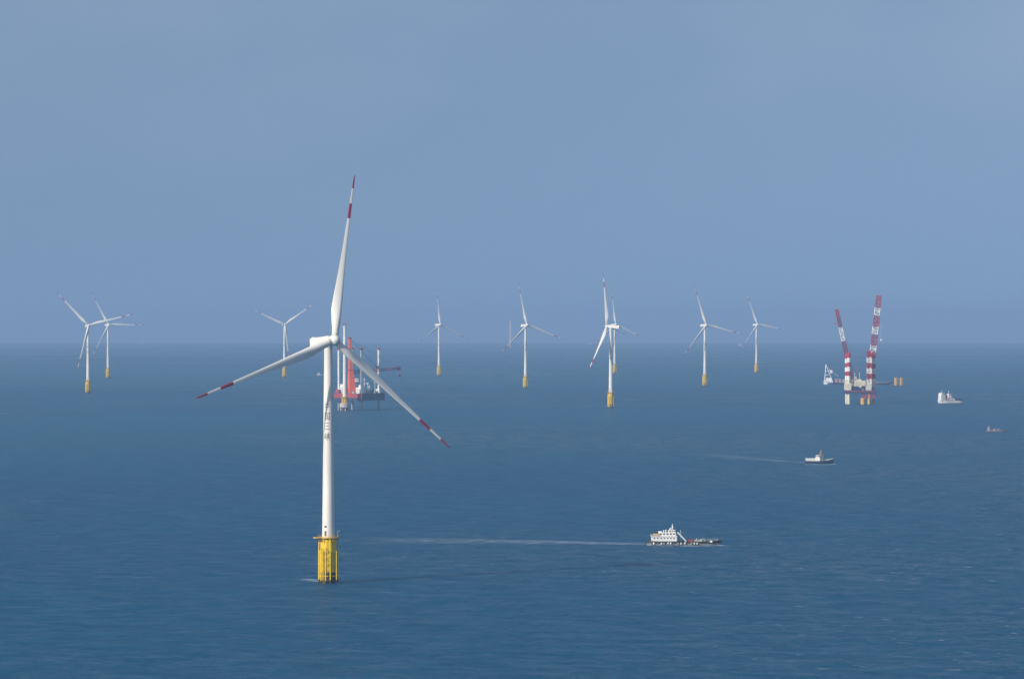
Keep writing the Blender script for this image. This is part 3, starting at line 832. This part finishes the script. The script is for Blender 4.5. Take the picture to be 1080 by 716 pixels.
for yy in (-2.4, 2.4): g.tube((-4.2, yy, 7.2), (.6, yy, 2.2), .38, seg=8)
g.tube((-4.2, -2.4, 7.2), (-4.2, 2.4, 7.2), .3, seg=8)
g.build('gangway', M_SHIPW, B1)
g = MB(); rnd = random.Random(11)
for i in range(34):
    x_ = rnd.uniform(1.5, 15); hh = rnd.uniform(.5, 2.0); yy = rnd.uniform(-3.0, 3.0)
    g = MB(); g.box((x_, yy, 1.65 + hh / 2), (rnd.uniform(.6, 1.9), rnd.uniform(.6, 1.6), hh), 3 if (x_ < 5 and rnd.random() < .6) else rnd.choice([0, 0, 1, 2, 4]), rz=rnd.uniform(-.2, .2), bevel=.05)
    g.build('deck_cargo', [M_CARGO, M_SHIPW, M_GREY, M_RED, M_DECK], B1)
g = MB(); g.tube((18.6, 0, 2.4), (18.6, 0, 3.6), .3, seg=8); g.tube((17.8, -.8, 2.4), (17.8, .8, 2.8), .25, seg=8); life_rail(g, [(9.5, -4.05, 2.25), (14.5, -3.4, 2.5), (18.5, -1.7, 2.75)], .9); life_rail(g, [(9.5, 4.05, 2.25), (14.5, 3.4, 2.5), (18.5, 1.7, 2.75)], .9)
g.build('bow_rail', M_GREY, B1)
B1_LOC, B1_AZ = loc, az

# ---- tug
loc, D, az = where(864.2, 488.6)
B2 = thing('tug_boat', 'small tug with navy bow and white cabin, between the work boat and the rig', 'boat', loc, -az + R(-6))
g = hull_loft(26.5, 7.6, 2.5, 2.4, 4.2, mats=(0, 0, 2), boot=.45, bow_from=.6)
hull = g.build('hull', [M_NAVY, M_SHIPW, M_DECK], B2, weld=.001)
for i in range(9):
    g = MB(); g.tube((-11 + i * 2, -3.95, .9), (-11 + i * 2, -3.95, 1.7), .36, seg=10)
    g.build('tyre_fender', M_BLACK, hull)
g = MB(); g.box((-8.0, 0, 3.1), (8.2, 5.2, 2.6), 0, bevel=.12); windows(g, -11, -5, 4, -2.62, 3.4, .8, .7, 1); g.box((-8.6, 0, 4.52), (8.8, 5.8, .14), 0)
g.build('deckhouse', [M_SHIPW, M_GLASS], B2)
g = MB(); g.box((-1.4, 0, 3.4), (4.6, 5.0, 3.2), 0, bevel=.12); g.box((-1.4, 0, 6.2), (3.6, 4.0, 2.3), 0, bevel=.2, taper=(.9, .92))
windows(g, -2.5, -.3, 3, -1.98, 6.4, .8, .9, 1); g.box((2.1, 0, 3.4), (2.4, 4, 2.6), 2, bevel=.1)
for yy in (-1.2, 0, 1.2): g.box((.36, yy, 6.4), (.12, .9, .9), 1)
wh = g.build('wheelhouse', [M_SHIPW, M_GLASS, M_DECK], B2)
g = MB(); g.tube((1.4, 0, 4.7), (1.6, 0, 12.6), .38, .2, seg=8); g.tube((1.5, -1.3, 9.6), (1.5, 1.3, 9.6), .12, seg=6); g.tube((-.4, 0, 7.4), (1.5, 0, 11), .15, seg=6); g.tube((3.4, 0.5, 4.7), (3.4, .5, 9.0), .12, seg=6)
g.build('mast', M_BUFF, wh)
g = MB(); life_rail(g, [(3, -3.6, 2.4), (8, -3.0, 2.9), (12, -1.2, 3.5)], 1.0); life_rail(g, [(3, 3.6, 2.4), (8, 3.0, 2.9), (12, 1.2, 3.5)], 1.0); g.box((7.6, 0, 2.9), (1.8, 2.2, 1.2), 0)
g.build('bow_rail', M_SHIPW, B2)
B2_LOC, B2_AZ = loc, az

# ---- supply ship near the rig
loc, D, az = where(1001.0, 425.6)
B3 = thing('supply_ship', 'white supply ship with dark stern, right of the twin-crane rig', 'ship', loc, -az + R(180 + 32))
g = hull_loft(42, 11, 4.2, 4.0, 6.0, mats=(0, 1, 2), boot=1.0, bow_from=.6)
hull = g.build('hull', [M_SHIPW, M_RUST, M_NAVY], B3, weld=.001)
g = MB(); g.box((13.0, 0, 8.5), (8.0, 8.6, 8.4), 0, bevel=.2); g.box((13.2, 0, 13.4), (6.6, 8.4, 2.2), 0, bevel=.2); g.box((13.2, 0, 15.4), (5.2, 9.4, 2.2), 0, bevel=.2); windows(g, 11.2, 15.2, 5, 4.72, 15.5, .75, 1.1, 1); windows(g, 10.5, 15.5, 4, 4.27, 11, .9, .9, 1); windows(g, 10.5, 15.5, 4, 4.27, 8, .9, .9, 1)
g.build('superstructure', [M_SHIPW, M_GLASS], B3)
g = MB(); g.box((7.2, 0, 9.0), (4.0, 6.5, 9.0), 0, bevel=.15)
g.build('funnel', M_RUST, B3)
g = MB(); g.box((1.0, 0, 7.6), (7.5, 8.6, 7.4), 0, bevel=.2); g.box((0.6, 0, 13.0), (4.6, 6.4, 3.4), 0, bevel=.2); windows(g, -1.6, 3.6, 4, 4.32, 9, 1, 1, 1); windows(g, -1, 2.2, 3, 3.22, 13.3, 1, 1, 1)
g.tube((1, 0, 14.6), (1, 0, 20), .3, seg=6); g.box((1, 0, 18), (.3, 3, .5), 0)
g.build('deck_block', [M_SHIPW, M_GLASS], B3)
g = MB(); g.box((-5.5, 0, 5.9), (4.4, 7, 4.4), 0, bevel=.2); g.build('winch_house', M_SHIPW, B3)
g = MB(); g.tube((13, 0, 16), (13, 0, 21.5), .3, .15, seg=6); g.tube((13, -2, 19), (13, 2, 19), .18, seg=5); g.build('mast', M_SHIPW, B3)
g = MB(); g.box((4.4, 4.7, 7.0), (3.4, 1.4, 1.5), 0, bevel=.4); g.build('lifeboat', M_ORED, B3)
g = MB(); life_rail(g, [(-20, 5.1, 3.9), (-2, 5.3, 3.6), (8, 5.3, 4.0)], 1.2, r_=.09); life_rail(g, [(9.3, 4.2, 14.5), (16.7, 4.2, 14.5)], 1.1, r_=.09); g.build('railing', M_SHIPW, B3)
g = MB(); g.tube((-2, -1, 6), (-2, -1, 14.5), .9, seg=10); g.tube((-2, -1, 14), (-9.5, -2, 13), .6, seg=8); g.tube((-4.5, 2, 4), (-4.5, 2, 11), .8, seg=8)
g.build('deck_crane', M_BUFF, B3)
rnd = random.Random(21)
for i in range(10):
    hh = rnd.uniform(1.2, 3.4); g = MB()
    g.box((-8.4 + i * 1.7, rnd.uniform(3.2, 4.4), 3.6 + hh / 2), (rnd.uniform(.8, 1.7), rnd.uniform(1, 1.8), hh), rnd.choice([0, 0, 1, 2, 3]), rz=rnd.uniform(-.2, .2), bevel=.08)
    g.build('deck_gear', [M_SHIPW, M_BUFF, M_GREY, M_RUST], B3)
g = MB(); g.box((-15.0, 0, 5.6), (11.5, 10.4, 3.2), 0, bevel=.1)
g.build('stern_bulwark', M_NAVY, B3)

# ---- faint rusty barge at right edge
loc, D, az = where(1051.5, 455.2)
B4 = thing('barge', 'low dull reddish barge lying almost flat on the sea at the right edge', 'barge', loc, -az)
g = hull_loft(25, 6.5, 1.6, 1.3, 1.8, mats=(0, 0, 1), bow_from=.7)
M_DULL = mat('faded_mauve', (.20, .15, .19), .7, var=.2)
g.build('hull', [M_DULL, M_DECK], B4, weld=.001)
g = MB(); g.box((-9.5, 0, 3.4), (2.6, 3.6, 4.6), 0, bevel=.1); g.box((-9.5, -1.82, 4.4), (1.6, .08, .9), 1); g.tube((-9.5, 0, 5.7), (-9.5, 0, 8), .12, seg=6)
g.build('cabin', [mat('faded_pale_paint', (.42, .38, .40), .6, var=.2), M_GLASS], B4)
g = MB()
for i, x_ in enumerate((-5.6, -3.2, -1.0, 1.4, 3.6)): g.box((x_, 0, 2.2), (1.9, 3.4, 1.6 + .5 * (i % 2)), i % 2, rz=.03 * i, bevel=.05)
g.build('deck_cargo', [M_DULL, M_GREY], B4)

# ---- long work ship behind the rig, white gantry at its left end
YS = 405.6
loc, D, az = where(905, YS); s4 = D / FPX
B5 = thing('crane_ship', 'long dark ship behind the twin-crane rig with white lattice gantry at its left end', 'ship', loc, -az)
g = hull_loft((941 - 869.5) * s4, 22, 4.2, 3.4, 4.6, mats=(0, 1, 2), boot=1.2, bow_from=.85)
g.build('hull', [M_NAVY, M_RED, M_DECK], B5, weld=.001)
def r4(px, py): return ((px - 905) * s4, (YS - py) * s4)
g = MB(); xa, xb = r4(869, 0)[0], r4(878.6, 0)[0]
zc = r4(0, 401.4)[1]
g.box(((xa + xb) / 2, 0, zc / 2 + .5), (xb - xa, 20, zc), 0, bevel=.3); g.box(((xa + xb) / 2 + 1.5, 0, zc + 3), ((xb - xa) * .65, 14, 5), 0, bevel=.3)
windows(g, xa + 2, xb - 2, 5, -10.06, zc * .6 + 1, 1.4, 1.4, 1)
g.build('superstructure', [M_SHIPW, M_GLASS], B5)
g = MB()
(xt, zt_), (xc, zc2) = r4(871.4, 384.5), r4(876.4, 391)
for o_ in (-7, 7):
    g.tube((xa + 2, o_, zc), (xt, o_ * .4, zt_), .8, seg=8); g.tube((xb - 3, o_, zc + 5), (xt, o_ * .4, zt_), .6, seg=8)
    for f in (.3, .55, .8): g.tube((xa + 2 + (xt - xa - 2) * f, o_ * (1 - .6 * f), zc + (zt_ - zc) * f), (xb - 3 + (xt - xb + 3) * f, o_ * (1 - .6 * f), zc + 5 + (zt_ - zc - 5) * f), .5, seg=6)
g.tube((xt, -3, zt_), (xt, 3, zt_), .8, seg=8)
g.box((xc, 0, zc2 - 2), (7, 5, 6), 0, bevel=.3)
g.tube((xt, 0, zt_ - 3), (r4(884, 0)[0], 0, r4(0, 397)[1]), .3, seg=5)
g.build('gantry', M_SHIPW, B5)
g = MB(); q0, q1 = r4(879.5, 401), r4(891, 402)
g.lattice((q0[0], 0, q0[1]), (q1[0], 0, q1[1]), 5, 5, 6, .5, lambda k: k % 2)
g.build('stowed_boom', [M_STRIPE, M_SHIPW], B5)
g = MB(); q0, q1 = r4(924, 403.6), r4(937, 403.6)
g.box(((q0[0] + q1[0]) / 2, 0, q0[1]), (q1[0] - q0[0], 3, 1.6), 0, bevel=.2)
g.build('deck_pipe', M_CONC, B5)

# ---- yellow foundation right of the rig
loc, D, az = where(947.6, 407.2); s5 = D / FPX
F = thing('jacket_foundation', 'yellow foundation of thick columns standing alone in the sea right of the twin-crane rig', 'foundation', loc, -az)
for x_, y_ in ((-6.0, -4), (-3.6, 5), (5.0, -4), (7.0, 5)):
    g = MB(); g.lathe([(1.9, -6, 1), (1.9, 1.5, 0), (1.9, 16.5, 0), (.02, 16.5, 0)], c=(x_, y_, 0), seg=20)
    g.build('leg', [M_YELP, M_DARK], F)
g = MB()
for z_ in (6, 13):
    for (xa_, ya_), (xb_, yb_) in (((-6, -4), (5, -4)), ((5, -4), (7, 5)), ((7, 5), (-3.6, 5)), ((-3.6, 5), (-6, -4))):
        g.tube((xa_, ya_, z_), (xb_, yb_, z_), .5, seg=8)
g.build('bracing', M_YELP, F)

# ---- far small boats near the horizon
def far_boat(px, D_, L_, label, py=None):
    loc, D, az = at_dist(px, D_) if py is None else where(px, py)
    o = thing('fishing_boat', label, 'boat', loc, -az + R(12), group='far small boats')
    k = L_ / 24
    g = hull_loft(L_, 6 * k, 2.6 * k, 2.2 * k, 3.6 * k, mats=(0, 0, 1), nst=12)
    g.build('hull', [M_SHIPW, M_DECK], o, weld=.001)
    g = MB(); g.box((-4 * k, 0, 5 * k), (8 * k, 4.6 * k, 6 * k), 0, bevel=.1 * k); windows(g, -7 * k, -1 * k, 4, -2.34 * k, 5.5 * k, 1 * k, 1 * k, 1); g.tube((-3 * k, 0, 8 * k), (-3 * k, 0, 14 * k), .3 * k, seg=6)
    g.build('cabin', [M_SHIPW, M_GLASS], o)
far_boat(337.3, 0, 15, 'tiny white boat just left of the nearest turbine tower', py=395.6)
far_boat(149.8, 28000, 30, 'tiny pale boat on the horizon right of the two left turbines')
far_boat(623.0, 28000, 34, 'tiny white boat on the horizon left of the left-facing turbine')
far_boat(781.6, 24000, 32, 'tiny white boat on the horizon left of the right small turbine')

# ------------------------------------------------------------------ wakes
def foam_material(seed, thresh=(.40, .68), amt=.5):
    m = bpy.data.materials.new('wake_foam'); m.use_nodes = True
    t = m.node_tree; b = t.nodes['Principled BSDF']; l = t.links.new
    b.inputs['Base Color'].default_value = (.74, .84, .93, 1); b.inputs['Roughness'].default_value = .8
    tc_ = t.nodes.new('ShaderNodeTexCoord'); mp_ = t.nodes.new('ShaderNodeMapping'); mp_.inputs['Scale'].default_value = (.25, .8, 1)
    mp_.inputs['Location'].default_value = (seed, seed, 0)
    n = t.nodes.new('ShaderNodeTexNoise'); n.inputs['Scale'].default_value = .5; n.inputs['Detail'].default_value = 6; n.inputs['Roughness'].default_value = .65
    r = t.nodes.new('ShaderNodeMapRange'); r.inputs['From Min'].default_value = thresh[0]; r.inputs['From Max'].default_value = thresh[1]; r.inputs['To Max'].default_value = amt
    at = t.nodes.new('ShaderNodeAttribute'); at.attribute_name = 'fade'
    mu = t.nodes.new('ShaderNodeMath'); mu.operation = 'MULTIPLY'
    l(tc_.outputs['Object'], mp_.inputs[0]); l(mp_.outputs[0], n.inputs['Vector']); l(n.outputs[0], r.inputs['Value'])
    l(r.outputs[0], mu.inputs[0]); l(at.outputs['Fac'], mu.inputs[1]); l(mu.outputs[0], b.inputs['Alpha'])
    return m
def wake(name, pix, w0, w1, mat_):
    pts = [where(*p)[0] for p in pix]
    o_ = pts[0].copy(); bm = bmesh.new(); rows = []; nseg = 60
    cum = [0.0]
    for a, b in zip(pts, pts[1:]): cum.append(cum[-1] + (b - a).length)
    vals = []
    for i in range(nseg + 1):
        sL = cum[-1] * i / nseg
        k = max(j for j in range(len(pts) - 1) if cum[j] <= sL + 1e-6)
        f = (sL - cum[k]) / (cum[k + 1] - cum[k]); c_ = pts[k].lerp(pts[k + 1], f)
        d = (pts[k + 1] - pts[k]).normalized(); n_ = Vector((-d.y, d.x, 0)).normalized()
        w = w0 + (w1 - w0) * (i / nseg)
        row = []
        for j, e in enumerate((-1, -.55, 0, .55, 1)):
            p = c_ + n_ * (w / 2 * e); p.z = -(p.x ** 2 + p.y ** 2) / 2 / RE + .12 + (.25 * (1 - abs(e)))
            row.append(bm.verts.new(p - o_)); vals.append((1 - (i / nseg)) ** .55 * (0 if abs(e) == 1 else .7 if abs(e) > .1 else 1))
        rows.append(row)
    for a, b in zip(rows, rows[1:]):
        for j in range(4): bm.faces.new((a[j], b[j], b[j + 1], a[j + 1])).smooth = True
    bm.normal_update()
    me = bpy.data.meshes.new(name); bm.to_mesh(me); bm.free()
    at = me.attributes.new('fade', 'FLOAT', 'POINT')
    for i, v in enumerate(vals): at.data[i].value = v
    me.materials.append(mat_)
    o = bpy.data.objects.new(name, me); COL.objects.link(o); o.location = o_
    o['kind'] = 'stuff'
    return o
wake('wake', [(688, 574.3), (640, 573.0), (560, 571.5), (470, 570.3), (380, 570)], 18, 80, foam_material(0))
wake('wake', [(853, 488.2), (825, 486.4), (780, 482.5), (735, 478.5)], 12, 50, foam_material(33, (.42, .70), .34))
wake('bow_foam', [(766, 575.2), (740, 575.9), (705, 575.9), (680, 575.2)], 3, 9, foam_material(71, (.4, .6), .8))
wake('bow_foam', [(881, 489.5), (872, 490.1), (862, 490.0), (850, 489.3)], 3, 6, foam_material(93, (.3, .5), .95))
wake('base_wash', [(345, 613.6), (334, 612.6), (314, 610)], 9, 16, foam_material(55, (.42, .62), .6))
